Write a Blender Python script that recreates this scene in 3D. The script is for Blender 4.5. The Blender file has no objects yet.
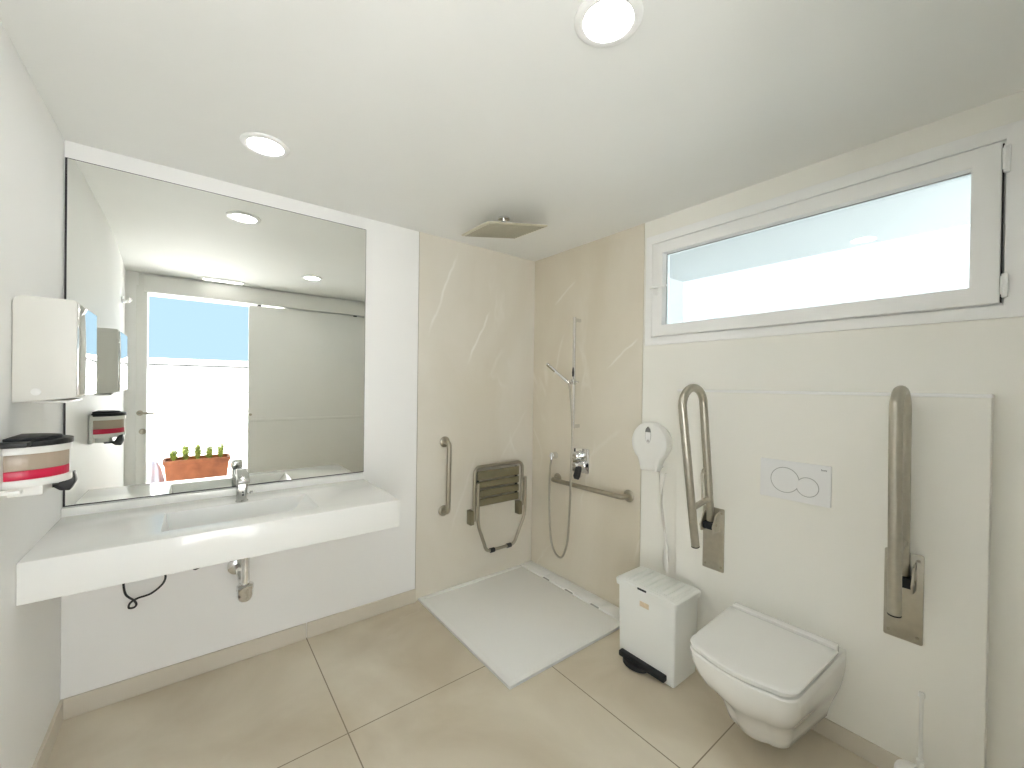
import bpy, bmesh, math, random
from mathutils import Vector, Matrix, Quaternion
random.seed(7)
scene = bpy.context.scene
COL = scene.collection
V = Vector
PI = math.pi

# ------------------------------------------------------------------ materials
def nodes_of(name):
    m = bpy.data.materials.new(name); m.use_nodes = True
    nt = m.node_tree
    return m, nt, nt.nodes['Principled BSDF']

def mat(name, col, rough=.5, metal=0., bump=0., bscale=60., var=0., vscale=3., spec=None, coat=0., trans=0., emit=None, estr=0.):
    m, nt, b = nodes_of(name)
    b.inputs['Base Color'].default_value = (*col, 1)
    b.inputs['Roughness'].default_value = rough
    b.inputs['Metallic'].default_value = metal
    if spec is not None: b.inputs['Specular IOR Level'].default_value = spec
    if coat: b.inputs['Coat Weight'].default_value = coat; b.inputs['Coat Roughness'].default_value = .08
    if trans: b.inputs['Transmission Weight'].default_value = trans
    if emit: b.inputs['Emission Color'].default_value = (*emit, 1); b.inputs['Emission Strength'].default_value = estr
    tc = nt.nodes.new('ShaderNodeTexCoord')
    if var:
        n = nt.nodes.new('ShaderNodeTexNoise'); n.inputs['Scale'].default_value = vscale; n.inputs['Detail'].default_value = 4
        r = nt.nodes.new('ShaderNodeValToRGB')
        r.color_ramp.elements[0].position = .3; r.color_ramp.elements[1].position = .7
        r.color_ramp.elements[0].color = (*[c * (1 - var) for c in col], 1); r.color_ramp.elements[1].color = (*[min(1, c * (1 + var)) for c in col], 1)
        nt.links.new(tc.outputs['Object'], n.inputs['Vector']); nt.links.new(n.outputs['Fac'], r.inputs['Fac']); nt.links.new(r.outputs['Color'], b.inputs['Base Color'])
    if bump:
        n = nt.nodes.new('ShaderNodeTexNoise'); n.inputs['Scale'].default_value = bscale; n.inputs['Detail'].default_value = 3
        bp = nt.nodes.new('ShaderNodeBump'); bp.inputs['Strength'].default_value = bump; bp.inputs['Distance'].default_value = .002
        nt.links.new(tc.outputs['Object'], n.inputs['Vector']); nt.links.new(n.outputs['Fac'], bp.inputs['Height']); nt.links.new(bp.outputs['Normal'], b.inputs['Normal'])
    return m

def stone(name, c0, c1, vein, rough, joints=None, rot=(0, 0, 0), stretch=(1, 1, 1), vein_amt=.5, grout=(.3, .26, .2)):
    """large format porcelain: cloudy colour, a few thin pale veins, optional grout grid (x0, dx, y0, dy, width)"""
    m, nt, b = nodes_of(name)
    N = nt.nodes.new; Lk = nt.links.new
    tc = N('ShaderNodeTexCoord'); mp = N('ShaderNodeMapping')
    mp.inputs['Rotation'].default_value = rot; mp.inputs['Scale'].default_value = stretch
    Lk(tc.outputs['Object'], mp.inputs['Vector'])
    n1 = N('ShaderNodeTexNoise'); n1.inputs['Scale'].default_value = 1.5; n1.inputs['Detail'].default_value = 6; n1.inputs['Distortion'].default_value = .6
    Lk(mp.outputs['Vector'], n1.inputs['Vector'])
    r1 = N('ShaderNodeValToRGB'); r1.color_ramp.elements[0].position = .34; r1.color_ramp.elements[1].position = .68
    r1.color_ramp.elements[0].color = (*c0, 1); r1.color_ramp.elements[1].color = (*c1, 1)
    Lk(n1.outputs['Fac'], r1.inputs['Fac'])
    n2 = N('ShaderNodeTexNoise'); n2.inputs['Scale'].default_value = .9; n2.inputs['Detail'].default_value = 5; n2.inputs['Distortion'].default_value = .3
    Lk(mp.outputs['Vector'], n2.inputs['Vector'])
    sb = N('ShaderNodeMath'); sb.operation = 'SUBTRACT'; sb.inputs[1].default_value = .5; Lk(n2.outputs['Fac'], sb.inputs[0])
    ab = N('ShaderNodeMath'); ab.operation = 'ABSOLUTE'; Lk(sb.outputs[0], ab.inputs[0])
    mr = N('ShaderNodeMapRange'); mr.inputs['From Min'].default_value = 0; mr.inputs['From Max'].default_value = .009
    mr.inputs['To Min'].default_value = vein_amt; mr.inputs['To Max'].default_value = 0
    Lk(ab.outputs[0], mr.inputs['Value'])
    n3 = N('ShaderNodeTexNoise'); n3.inputs['Scale'].default_value = 2.3; Lk(tc.outputs['Object'], n3.inputs['Vector'])
    m3 = N('ShaderNodeMapRange'); m3.inputs['From Min'].default_value = .48; m3.inputs['From Max'].default_value = .62; Lk(n3.outputs['Fac'], m3.inputs['Value'])
    mul = N('ShaderNodeMath'); mul.operation = 'MULTIPLY'; Lk(mr.outputs['Result'], mul.inputs[0]); Lk(m3.outputs['Result'], mul.inputs[1])
    mx = N('ShaderNodeMix'); mx.data_type = 'RGBA'; Lk(mul.outputs[0], mx.inputs['Factor']); Lk(r1.outputs['Color'], mx.inputs['A']); mx.inputs['B'].default_value = (*vein, 1)
    out = mx.outputs['Result']
    if joints:
        x0, dx, y0, dy, w = joints
        sp = N('ShaderNodeSeparateXYZ'); Lk(tc.outputs['Object'], sp.inputs['Vector'])
        fs = []
        for ax, o, d in (('X', x0, dx), ('Y', y0, dy)):
            a = N('ShaderNodeMath'); a.operation = 'SUBTRACT'; a.inputs[1].default_value = o; Lk(sp.outputs[ax], a.inputs[0])
            p = N('ShaderNodeMath'); p.operation = 'PINGPONG'; p.inputs[1].default_value = d / 2; Lk(a.outputs[0], p.inputs[0])
            l = N('ShaderNodeMath'); l.operation = 'LESS_THAN'; l.inputs[1].default_value = w / 2; Lk(p.outputs[0], l.inputs[0]); fs.append(l)
        mxx = N('ShaderNodeMath'); mxx.operation = 'MAXIMUM'; Lk(fs[0].outputs[0], mxx.inputs[0]); Lk(fs[1].outputs[0], mxx.inputs[1])
        g = N('ShaderNodeMix'); g.data_type = 'RGBA'; Lk(mxx.outputs[0], g.inputs['Factor']); Lk(out, g.inputs['A']); g.inputs['B'].default_value = (*grout, 1)
        out = g.outputs['Result']
    Lk(out, b.inputs['Base Color'])
    b.inputs['Roughness'].default_value = rough
    return m

def add_veins(m, ax, segs, col=(.90, .88, .83)):
    """a few pale streaks across a stone tile: (u0, z0, u1, z1, half width, strength), u along axis ax"""
    nt = m.node_tree; N = nt.nodes.new; Lk = nt.links.new; b = nt.nodes['Principled BSDF']
    src = b.inputs['Base Color'].links[0].from_socket
    tc = N('ShaderNodeTexCoord'); ns = N('ShaderNodeTexNoise'); ns.inputs['Scale'].default_value = 5; ns.inputs['Detail'].default_value = 5; Lk(tc.outputs['Object'], ns.inputs['Vector'])
    sp = N('ShaderNodeSeparateXYZ'); Lk(tc.outputs['Object'], sp.inputs['Vector'])
    def mth(op, a, c, clamp=False):
        q = N('ShaderNodeMath'); q.operation = op; q.use_clamp = clamp
        for k, v in enumerate((a, c)):
            if v is None: continue
            if isinstance(v, (int, float)): q.inputs[k].default_value = v
            else: Lk(v, q.inputs[k])
        return q.outputs[0]
    wob = mth('MULTIPLY', mth('SUBTRACT', ns.outputs['Fac'], .5), .06)
    for u0, z0, u1, z1, w, st in segs:
        L_ = math.hypot(u1 - u0, z1 - z0); du, dz = (u1 - u0) / L_, (z1 - z0) / L_
        U = mth('SUBTRACT', sp.outputs[ax], u0); Z = mth('SUBTRACT', sp.outputs['Z'], z0)
        along = mth('ADD', mth('MULTIPLY', U, du), mth('MULTIPLY', Z, dz))
        acr = mth('ADD', mth('ADD', mth('MULTIPLY', U, -dz), mth('MULTIPLY', Z, du)), wob)
        core = mth('SUBTRACT', 1, mth('DIVIDE', mth('ABSOLUTE', acr, None), w), True)
        ends = mth('MULTIPLY', mth('MULTIPLY', along, 6 / L_, True), mth('MULTIPLY', mth('SUBTRACT', L_, along), 4 / L_, True))
        f = mth('MULTIPLY', mth('MULTIPLY', core, ends), mth('MULTIPLY', mth('MULTIPLY', ns.outputs['Fac'], 2 * st), 1))
        mx = N('ShaderNodeMix'); mx.data_type = 'RGBA'; Lk(f, mx.inputs['Factor']); Lk(src, mx.inputs['A']); mx.inputs['B'].default_value = (*col, 1); src = mx.outputs['Result']
    Lk(src, b.inputs['Base Color'])

def glass_mat(name, tint, f=.06):
    m = bpy.data.materials.new(name); m.use_nodes = True; nt = m.node_tree; nt.nodes.clear()
    o = nt.nodes.new('ShaderNodeOutputMaterial'); t = nt.nodes.new('ShaderNodeBsdfTransparent'); g = nt.nodes.new('ShaderNodeBsdfGlossy')
    mx = nt.nodes.new('ShaderNodeMixShader'); fr = nt.nodes.new('ShaderNodeFresnel'); fr.inputs['IOR'].default_value = 1.45
    t.inputs['Color'].default_value = (*tint, 1); g.inputs['Roughness'].default_value = 0
    nt.links.new(fr.outputs[0], mx.inputs[0]); nt.links.new(t.outputs[0], mx.inputs[1]); nt.links.new(g.outputs[0], mx.inputs[2]); nt.links.new(mx.outputs[0], o.inputs[0])
    return m

M = dict(
    plaster=mat('white_plaster', (.88, .88, .87), .55, bump=.05, bscale=90, var=.012, vscale=1.5),
    plaster_warm=mat('cream_plaster', (.885, .872, .815), .5, bump=.05, bscale=90, var=.012, vscale=1.5),
    ceiling=mat('ceiling_paint', (.84, .845, .825), .7, bump=.03, bscale=120, var=.01),
    white_frame=mat('white_lacquer', (.92, .92, .91), .3, var=.01),
    door_white=mat('door_lacquer', (.78, .78, .75), .4, var=.01),
    tile=stone('beige_stone_tile', (.66, .60, .49), (.75, .71, .63), (.88, .86, .81), .32, rot=(.3, .5, .2), stretch=(1, 1, .55), vein_amt=.6),
    floor=stone('floor_porcelain', (.58, .505, .385), (.77, .71, .59), (.82, .78, .69), .38, joints=(-.700, .935, -.780, .920, .0048), vein_amt=.25, grout=(.27, .22, .15)),
    skirt=stone('skirting_porcelain', (.62, .57, .48), (.70, .65, .56), (.78, .74, .66), .4, vein_amt=.2),
    grout=mat('dark_grout', (.22, .19, .15), .8, var=.1),
    solid=mat('white_solid_surface', (.86, .86, .835), .13, var=.006, spec=.5),
    tray=mat('matt_white_resin', (.87, .87, .85), .5, bump=.12, bscale=220, var=.01),
    ceramic=mat('white_ceramic', (.87, .865, .84), .1, var=.004, coat=.3),
    plastic=mat('white_plastic', (.82, .82, .79), .32, var=.006),
    bin=mat('bin_plastic', (.83, .84, .81), .35, var=.008),
    rubber=mat('black_rubber', (.012, .012, .013), .5, var=.1),
    blackplastic=mat('black_plastic', (.010, .011, .013), .45, var=.1),
    chrome=mat('chrome', (.78, .78, .78), .07, metal=1, var=.01),
    tapmetal=mat('satin_chrome', (.52, .52, .50), .2, metal=1, var=.02),
    steel=mat('satin_steel', (.50, .47, .40), .34, metal=1, var=.05, vscale=40),
    bronze=mat('brushed_steel', (.42, .385, .31), .33, metal=1, var=.05, vscale=40),
    slat=mat('smoky_slat', (.26, .235, .15), .35, metal=.6, var=.06, vscale=20),
    nozzle=mat('nozzle_rubber', (.42, .40, .32), .6, var=.05),
    shower=mat('shower_steel', (.72, .69, .58), .45, metal=1, var=.05, vscale=50),
    silver=mat('mirror_silver', (.88, .89, .86), .0, metal=1, var=.002),
    backing=mat('mirror_backing', (.03, .025, .03), .6, var=.1),
    polished=mat('polished_steel', (.9, .9, .9), .03, metal=1, var=.01),
    towel=mat('dispenser_plastic', (.72, .71, .66), .38, var=.01),
    soapred=mat('red_gel', (.60, .012, .06), .3, var=.03),
    soapsmoke=mat('smoky_plastic', (.44, .36, .28), .3, var=.03),
    label=mat('beige_sticker', (.70, .58, .42), .5, var=.12, vscale=90),
    paper=mat('tissue_paper', (.82, .80, .75), .9, bump=.3, bscale=60, var=.02, vscale=12),
    flush=mat('flush_plastic', (.85, .85, .845), .3, var=.005),
    joint_shade=mat('joint_and_shade', (.02, .02, .02), .8, var=.1),  # wall joint colour, also used for the painted coping shadow
    groove=mat('groove_grey', (.42, .42, .41), .5, var=.05),
    ink=mat('grey_print', (.16, .16, .16), .6, var=.1),
    diffuser=mat('lamp_diffuser', (.85, .85, .82), .5, var=.003, emit=(1, .99, .97), estr=25),
    emerg=mat('lit_diffuser', (.9, .9, .9), .5, var=.003, emit=(1, .98, .95), estr=3),
    glass=glass_mat('window_glass', (.93, .985, .985)),
    terrace=mat('terrace_paving', (.62, .62, .61), .7, var=.05, vscale=4),
    porch=mat('porch_paving', (.05, .053, .056), .8, var=.05),
    render=mat('white_render', (.84, .84, .84), .8, bump=.1, var=.01),
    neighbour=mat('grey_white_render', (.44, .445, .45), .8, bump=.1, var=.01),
    soffit=mat('soffit_paint', (.70, .71, .715), .8, bump=.05, var=.01),
    terracotta=mat('terracotta', (.36, .115, .048), .75, var=.25, vscale=9, bump=.2, bscale=40),
    soil=mat('soil', (.06, .04, .025), .95, var=.3, vscale=30),
    leaf=mat('yellow_green_leaf', (.42, .48, .10), .55, var=.3, vscale=14),
    palm=mat('palm_leaf', (.05, .075, .035), .5, var=.2, vscale=14),
    cloth=mat('white_cloth', (.70, .70, .80), .9, var=.05, vscale=12),
    trunk=mat('palm_trunk', (.20, .13, .08), .9, var=.3, vscale=20),
)

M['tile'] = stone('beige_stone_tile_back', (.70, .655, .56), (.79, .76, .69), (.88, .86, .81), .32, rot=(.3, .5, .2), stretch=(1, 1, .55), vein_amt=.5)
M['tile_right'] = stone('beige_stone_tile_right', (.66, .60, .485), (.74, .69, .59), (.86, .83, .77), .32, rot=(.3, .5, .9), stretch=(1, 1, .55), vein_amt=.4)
add_veins(M['tile'], 'X', [(-.70, 2.33, -.93, 1.72, .012, .8), (-.42, 1.95, -.62, 1.55, .012, .7), (-.05, 1.25, -.35, .80, .014, .22), (-.30, 1.70, -.45, 1.45, .02, .25), (-.52, .95, -.75, .35, .014, .2)])
add_veins(M['tile_right'], 'Y', [(-.45, 2.16, -.22, 2.02, .012, .5), (-.97, 1.72, -.72, 1.52, .010, .6), (-.33, 1.80, -.22, 1.45, .014, .3), (-.85, 1.15, -.60, .95, .018, .2)])

# ------------------------------------------------------------------ geometry helpers
def new(): return bmesh.new()

def box(bm, lo, hi, bev=0., seg=2):
    lo, hi2 = V([min(a, b) for a, b in zip(lo, hi)]), V([max(a, b) for a, b in zip(lo, hi)])
    t = bmesh.new()
    r = bmesh.ops.create_cube(t, size=1)
    c = (lo + hi2) / 2; s = hi2 - lo
    for v in t.verts: v.co = V((v.co.x * s.x + c.x, v.co.y * s.y + c.y, v.co.z * s.z + c.z))
    if bev: bmesh.ops.bevel(t, geom=t.edges[:], offset=bev, segments=seg, affect='EDGES', profile=.5)
    merge(bm, t)

def merge(bm, t):
    me = bpy.data.meshes.new('tmp'); t.to_mesh(me); t.free(); bm.from_mesh(me); bpy.data.meshes.remove(me)

def ring_fill(bm, rings, caps=(True, True), closed=False):
    vs = [[bm.verts.new(p) for p in r] for r in rings]
    n = len(vs[0]); K = len(vs)
    for k in range(K if closed else K - 1):
        a, b = vs[k], vs[(k + 1) % K]
        for i in range(n):
            j = (i + 1) % n
            bm.faces.new((a[i], a[j], b[j], b[i]))
    if not closed:
        if caps[0]: bm.faces.new(list(reversed(vs[0])))
        if caps[1]: bm.faces.new(vs[-1])
    return vs

def fillet(pts, rad, n=6):
    pts = [V(p) for p in pts]; out = [pts[0]]
    for i in range(1, len(pts) - 1):
        p0, p, p1 = pts[i - 1], pts[i], pts[i + 1]
        r = rad[i - 1] if isinstance(rad, (list, tuple)) else rad
        d = min(r, (p0 - p).length * .49, (p1 - p).length * .49)
        a = p + (p0 - p).normalized() * d; b = p + (p1 - p).normalized() * d
        for k in range(n + 1):
            t = k / n; out.append(a * (1 - t) ** 2 + p * 2 * t * (1 - t) + b * t * t)
    out.append(pts[-1]); return out

def smooth_path(pts, n=6):
    P = [V(p) for p in pts]; out = []
    for i in range(len(P) - 1):
        p0 = P[max(i - 1, 0)]; p1 = P[i]; p2 = P[i + 1]; p3 = P[min(i + 2, len(P) - 1)]
        for k in range(n):
            t = k / n
            out.append(.5 * ((2 * p1) + (p2 - p0) * t + (2 * p0 - 5 * p1 + 4 * p2 - p3) * t * t + (3 * p1 - p0 - 3 * p2 + p3) * t ** 3))
    out.append(P[-1]); return out

def tube(bm, pts, r, seg=14, cap=True, ry=None, up=None):
    pts = [V(p) for p in pts]; pts = [p for i, p in enumerate(pts) if i == 0 or (p - pts[i - 1]).length > 1e-6]
    T = []
    for i in range(len(pts)):
        a = pts[max(i - 1, 0)]; b = pts[min(i + 1, len(pts) - 1)]; T.append((b - a).normalized())
    nrm = V(up) if up else T[0].orthogonal().normalized()
    nrm = (nrm - T[0] * nrm.dot(T[0])).normalized()
    rings = []
    for i, p in enumerate(pts):
        if i: 
            q = T[i - 1].rotation_difference(T[i]); nrm = q @ nrm; nrm = (nrm - T[i] * nrm.dot(T[i])).normalized()
        bn = T[i].cross(nrm); rr = r[i] if isinstance(r, (list, tuple)) else r
        rings.append([p + nrm * (math.cos(2 * PI * k / seg) * rr) + bn * (math.sin(2 * PI * k / seg) * (ry or rr)) for k in range(seg)])
    ring_fill(bm, rings, (cap, cap))

def lathe(bm, base, axis, prof, seg=28, caps=(True, True)):
    """prof: list of (radius, distance along axis)"""
    axis = V(axis).normalized(); u = axis.orthogonal().normalized(); w = axis.cross(u); base = V(base)
    ring_fill(bm, [[base + axis * d + (u * math.cos(2 * PI * k / seg) + w * math.sin(2 * PI * k / seg)) * max(r, 1e-4) for k in range(seg)] for r, d in prof], caps)

def prism(bm, pts, d, bev=0.):
    """polygon pts extruded by vector d"""
    t = bmesh.new(); d = V(d)
    a = [t.verts.new(V(p)) for p in pts]; b = [t.verts.new(V(p) + d) for p in pts]; n = len(a)
    t.faces.new(list(reversed(a))); t.faces.new(b)
    for i in range(n): t.faces.new((a[i], a[(i + 1) % n], b[(i + 1) % n], b[i]))
    bmesh.ops.recalc_face_normals(t, faces=t.faces[:])
    if bev: bmesh.ops.bevel(t, geom=[e for e in t.edges], offset=bev, segments=2, affect='EDGES', profile=.5)
    merge(bm, t)

def rrect(cx, cy, w, h, r, n=5):
    o = []
    for sx, sy, a0 in ((1, 1, 0), (-1, 1, PI / 2), (-1, -1, PI), (1, -1, 1.5 * PI)):
        for k in range(n + 1):
            a = a0 + k / n * PI / 2; o.append((cx + sx * (w / 2 - r) + r * math.cos(a), cy + sy * (h / 2 - r) + r * math.sin(a)))
    return o

def link(name, bm, m, parent=None, smooth=True, sub=0):
    bmesh.ops.recalc_face_normals(bm, faces=bm.faces[:])
    if parent is not None:
        off = WORLD[parent.name]
        for v in bm.verts: v.co -= off
    me = bpy.data.meshes.new(name); bm.to_mesh(me); bm.free()
    me.materials.append(M[m] if isinstance(m, str) else m)
    o = bpy.data.objects.new(name, me); COL.objects.link(o)
    if smooth:
        for p in me.polygons: p.use_smooth = True
        if hasattr(me, 'set_sharp_from_angle'): me.set_sharp_from_angle(angle=math.radians(38))
    if parent is not None: o.parent = parent; WORLD[o.name] = WORLD[parent.name]
    else: WORLD[o.name] = V((0, 0, 0))
    if sub:
        s = o.modifiers.new('sub', 'SUBSURF'); s.levels = sub; s.render_levels = sub
    return o
WORLD = {}

def tag(o, label, cat, group=None):
    o['label'] = label; o['category'] = cat
    if group: o['group'] = group
    return o

def thing(name, loc, label, cat, group=None):
    o = bpy.data.objects.new(name, None); o.location = loc; o.empty_display_size = .05; COL.objects.link(o)
    WORLD[o.name] = V(loc)
    return tag(o, label, cat, group)

def struct_root(name, loc=(0, 0, 0)):
    o = bpy.data.objects.new(name, None); o.location = loc; COL.objects.link(o); o['kind'] = 'structure'; WORLD[o.name] = V(loc); return o

def struct(name, bm, m, parent=None, smooth=False):
    o = link(name, bm, m, parent, smooth)
    if parent is None: o['kind'] = 'structure'
    return o

def copy_thing(root, loc, label, group=None):
    r = root.copy(); COL.objects.link(r); r.location = loc; r['label'] = label
    if group: r['group'] = group
    def rec(src, dst):
        for ch in list(src.children):
            c = ch.copy(); COL.objects.link(c); c.parent = dst; rec(ch, c)
    rec(root, r)
    return r

# ------------------------------------------------------------------ room numbers (metres; origin in the shower corner, floor level)
XL, H, YF = -2.566, 2.40, -2.60          # left wall, ceiling height, door wall
XJ, YJ = -.988, -1.000                   # where the shower cladding starts on back and right walls
XP, YP0, YP1, ZP = -.09, -1.285, -2.378, 1.405   # half height cistern casing on the right wall

# --- floor and ceiling
bm = new(); box(bm, (-2.85, .2, -.12), (.2, -2.78, 0)); struct('floor', bm, 'floor')
bm = new(); box(bm, (-2.85, .2, H), (.2, -2.78, H + .22)); struct('ceiling', bm, 'ceiling')

# --- left wall, bowing outwards a little towards the door
def xleft(y): return XL - (.064 * ((-y - 1) / 1.6) ** 1.4 if y < -1 else 0)
ys = [.2, 0, -.5, -1] + [-1 - 1.78 * k / 16 for k in range(1, 17)]
bm = new(); prism(bm, [(xleft(y), y, 0) for y in ys] + [(-2.85, ys[-1], 0), (-2.85, .2, 0)], (0, 0, H)); struct('wall_left', bm, 'plaster', smooth=True)
# --- back wall, plastered part and shower cladding
bm = new(); box(bm, (XL, 0, 0), (XJ - .003, .2, H), .004); struct('wall_back', bm, 'plaster')
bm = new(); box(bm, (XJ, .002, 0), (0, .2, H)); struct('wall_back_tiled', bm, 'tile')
bm = new(); box(bm, (XJ - .003, .006, 0), (XJ, .19, H)); struct('trim_1', bm, 'grout')
# --- right wall with its high window
WY0, WY1, WZ0, WZ1 = -1.022, -2.50, 1.660, 2.302
bm = new()
box(bm, (0, YJ - .004, 0), (.2, -2.78, WZ0)); box(bm, (0, YJ - .004, WZ1), (.2, -2.78, H))
box(bm, (0, YJ - .004, WZ0), (.2, WY0, WZ1)); box(bm, (0, WY1, WZ0), (.2, -2.78, WZ1))
struct('wall_right', bm, 'plaster_warm')
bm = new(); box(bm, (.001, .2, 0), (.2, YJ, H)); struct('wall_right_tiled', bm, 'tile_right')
bm = new(); box(bm, (.006, YJ, 0), (.19, YJ - .004, H)); struct('trim_2', bm, 'grout')
# --- cistern casing
bm = new(); box(bm, (XP, YP0, 0), (0, YP1, ZP - .012), .002); struct('wall_panel', bm, 'plaster_warm')
bm = new(); box(bm, (XP - .006, YP0 + .002, ZP - .0125), (0, YP1 - .002, ZP), .004); struct('trim_highlight', bm, 'white_frame')  # whiter strip paints the highlight along the ledge; same paint as the casing
# --- door wall
DX0, DX1, DZ = -2.480, -1.37, 2.222
bm = new()
box(bm, (-2.85, YF, 0), (DX0, -2.78, H)); box(bm, (DX1, YF, 0), (.2, -2.78, H)); box(bm, (DX0, YF, DZ), (DX1, -2.78, H))
struct('wall_front', bm, 'plaster')
# header box that hides the sliding rail
d1 = struct_root('door_1', (DX0, YF, 0))
bm = new(); box(bm, (DX0 - .02, YF, 2.222), (-.30, YF + .055, 2.375), .004); link('track_cover', bm, 'door_white', d1)
bm = new(); box(bm, (DX0 - .075, YF, 0), (DX0, YF + .02, 2.28), .003); link('jamb', bm, 'door_white', d1)
bm = new(); box(bm, (DX0 - .06, YF, 2.235), (-.30, YF + .008, 2.39), .002); link('architrave', bm, 'door_white', d1)
# --- skirting
def skirt(name, segs):
    bm = new()
    for lo, hi in segs: box(bm, lo, hi, .002)
    struct(name, bm, 'skirt')
skirt('baseboard_back', [((XL, 0, 0), (-1.637, -.011, .085)), ((-1.634, 0, 0), (XJ - .002, -.011, .085))])
bm = new(); yy = [-.011, -.5, -1] + [-1 - 1.6 * k / 14 for k in range(1, 15)]
prism(bm, [(xleft(y) - .002, y, 0) for y in yy] + [(xleft(y) + .011, y, 0) for y in reversed(yy)], (0, 0, .085)); struct('baseboard_left', bm, 'skirt')
skirt('baseboard_right', [((XP - .009, YP0, 0), (XP, -1.70, .075)), ((XP - .009, -1.702, 0), (XP, YP1, .075)), ((-.009, YJ - .02, 0), (0, YP0, .075)), ((-.009, YP1, 0), (0, YF, .075))])

# --- window: outer frame, sash, pane, handle, hinges
w1 = struct_root('window_1', (0, (WY0 + WY1) / 2, WZ0))
def frame(bm, x0, x1, y0, y1, z0, z1, l, r, b, t, bev=.003):
    """mitred rectangular frame between y0 > y1, z0 < z1"""
    q = bmesh.new()
    O = [(y0, z0), (y1, z0), (y1, z1), (y0, z1)]; I = [(y0 - l, z0 + b), (y1 + r, z0 + b), (y1 + r, z1 - t), (y0 - l, z1 - t)]
    ring_fill(q, [[V((x0, *o)), V((x0, *i)), V((x1, *i)), V((x1, *o))] for o, i in zip(O, I)], closed=True)
    bmesh.ops.recalc_face_normals(q, faces=q.faces[:])
    if bev: bmesh.ops.bevel(q, geom=[e for e in q.edges if e.calc_face_angle(0) > .5], offset=bev, segments=2, affect='EDGES', profile=.5)
    merge(bm, q)
bm = new(); frame(bm, -.012, .09, WY0, WY1, WZ0, WZ1, .042, .105, .042, .048); link('window_frame', bm, 'white_frame', w1)
bm = new(); frame(bm, .005, .09, WY0 - .038, WY1 + .101, WZ0 + .038, WZ1 - .044, .045, .045, .045, .045); link('inner_frame', bm, 'white_frame', w1)
SY0, SY1, SZ0, SZ1 = -1.077, -2.387, 1.708, 2.243
bm = new(); frame(bm, -.030, .05, SY0, SY1, SZ0, SZ1, .066, .068, .062, .062, .005); sash = link('sash', bm, 'white_frame', w1)
bm = new(); frame(bm, .012, .018, SY0 - .06, SY1 + .062, SZ0 + .056, SZ1 - .056, .0075, .008, .004, .009, 0); link('gasket', bm, 'groove', sash)
bm = new(); box(bm, (.020, SY0 - .062, SZ0 + .058), (.028, SY1 + .064, SZ1 - .058)); link('pane', bm, 'glass', sash)
hd = new(); box(hd, (-.040, -1.098, 1.945), (-.030, -1.122, 2.005), .004); tube(hd, [(-.04, -1.11, 1.985), (-.062, -1.11, 1.985)], .008, 10); link('handle_plate', hd, 'white_frame', w1)
hd = new(); tube(hd, fillet([(-.062, -1.085, 1.985), (-.064, -1.12, 1.985), (-.062, -1.190, 1.982)], .02), .0085, 10, ry=.006); link('handle', hd, 'white_frame', w1)
for z0, z1 in ((2.139, 2.229), (1.726, 1.806)):
    bm = new(); box(bm, (-.032, -2.390, z0), (-.012, -2.405, z1), .004); tube(bm, [(-.030, -2.3925, z0 + .01), (-.030, -2.3925, z1 - .01)], .005, 8); link('hinge', bm, 'white_frame', w1)
bm = new(); box(bm, (-.014, -2.3872, 1.712), (.004, -2.3912, 2.240)); link('shadow_gap_strip', bm, 'backing', w1)  # dark strip paints the shadow gap between sash and frame

# --- outside: terrace behind the door, porch and neighbouring wall beyond the window
bm = new(); box(bm, (-7, -2.78, -.12), (.2, -5.9, -.02)); struct('terrace_floor', bm, 'terrace')
bm = new(); box(bm, (-7, -5.5, -.02), (3.4, -5.7, 1.66)); box(bm, (-7, -5.46, 1.66), (3.4, -5.74, 1.745), .01); struct('terrace_wall', bm, 'render')
bm = new(); box(bm, (-7, -5.484, 1.198), (3.4, -5.489, 1.213)); box(bm, (-7, -5.47, 1.640), (3.4, -5.50, 1.662)); struct('trim_joint_shade', bm, 'joint_shade')  # wall joint below; upper dark strip paints the shadow under the coping
bm = new(); box(bm, (.2, -4.2, 2.36), (1.32, -.30, 2.56)); box(bm, (.2, -.50, -.02), (1.32, -.30, 2.36)); struct('porch_wall', bm, 'soffit')
bm = new(); box(bm, (.2, 4, -.12), (6, -5.9, -.02)); struct('porch_floor', bm, 'porch')
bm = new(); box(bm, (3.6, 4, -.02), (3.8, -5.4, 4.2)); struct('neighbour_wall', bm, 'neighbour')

# ------------------------------------------------------------------ vanity
vt = thing('vanity_counter', (-1.94, -.25, .713), 'long white wall-hung counter with a moulded rectangular basin under the mirror', 'washbasin')
CX0, CX1, CY, CZ0, CZ1 = XL + .001, -1.334, -.553, .713, .845
bx0, bx1, by0, by1 = -2.232, -1.680, -.182, -.458
bm = new()
def quad(bm, a, b, c, d): return bm.faces.new([bm.verts.new(V(p)) for p in (a, b, c, d)])
t = bmesh.new()
# slab shell with a rectangular opening for the basin
o = [(CX0, -.0005), (CX1, -.0005), (CX1, CY), (CX0, CY)]; i_ = [(bx0, by0), (bx1, by0), (bx1, by1), (bx0, by1)]
ot = [t.verts.new((x, y, CZ1)) for x, y in o]; it = [t.verts.new((x, y, CZ1)) for x, y in i_]; ob = [t.verts.new((x, y, CZ0)) for x, y in o]
for k in range(4):
    l = (k + 1) % 4
    t.faces.new((ot[k], ot[l], it[l], it[k])); t.faces.new((ot[k], ob[k], ob[l], ot[l]))
t.faces.new(ob)
ed = [e for e in t.edges if len(e.link_faces) == 2 and all(v in ot + ob for v in e.verts)]
bmesh.ops.recalc_face_normals(t, faces=t.faces[:])
bmesh.ops.bevel(t, geom=ed, offset=.003, segments=2, affect='EDGES', profile=.5)
merge(bm, t); link('countertop', bm, 'solid', vt)
bm = new()
zb = .752
rings = []
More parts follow.
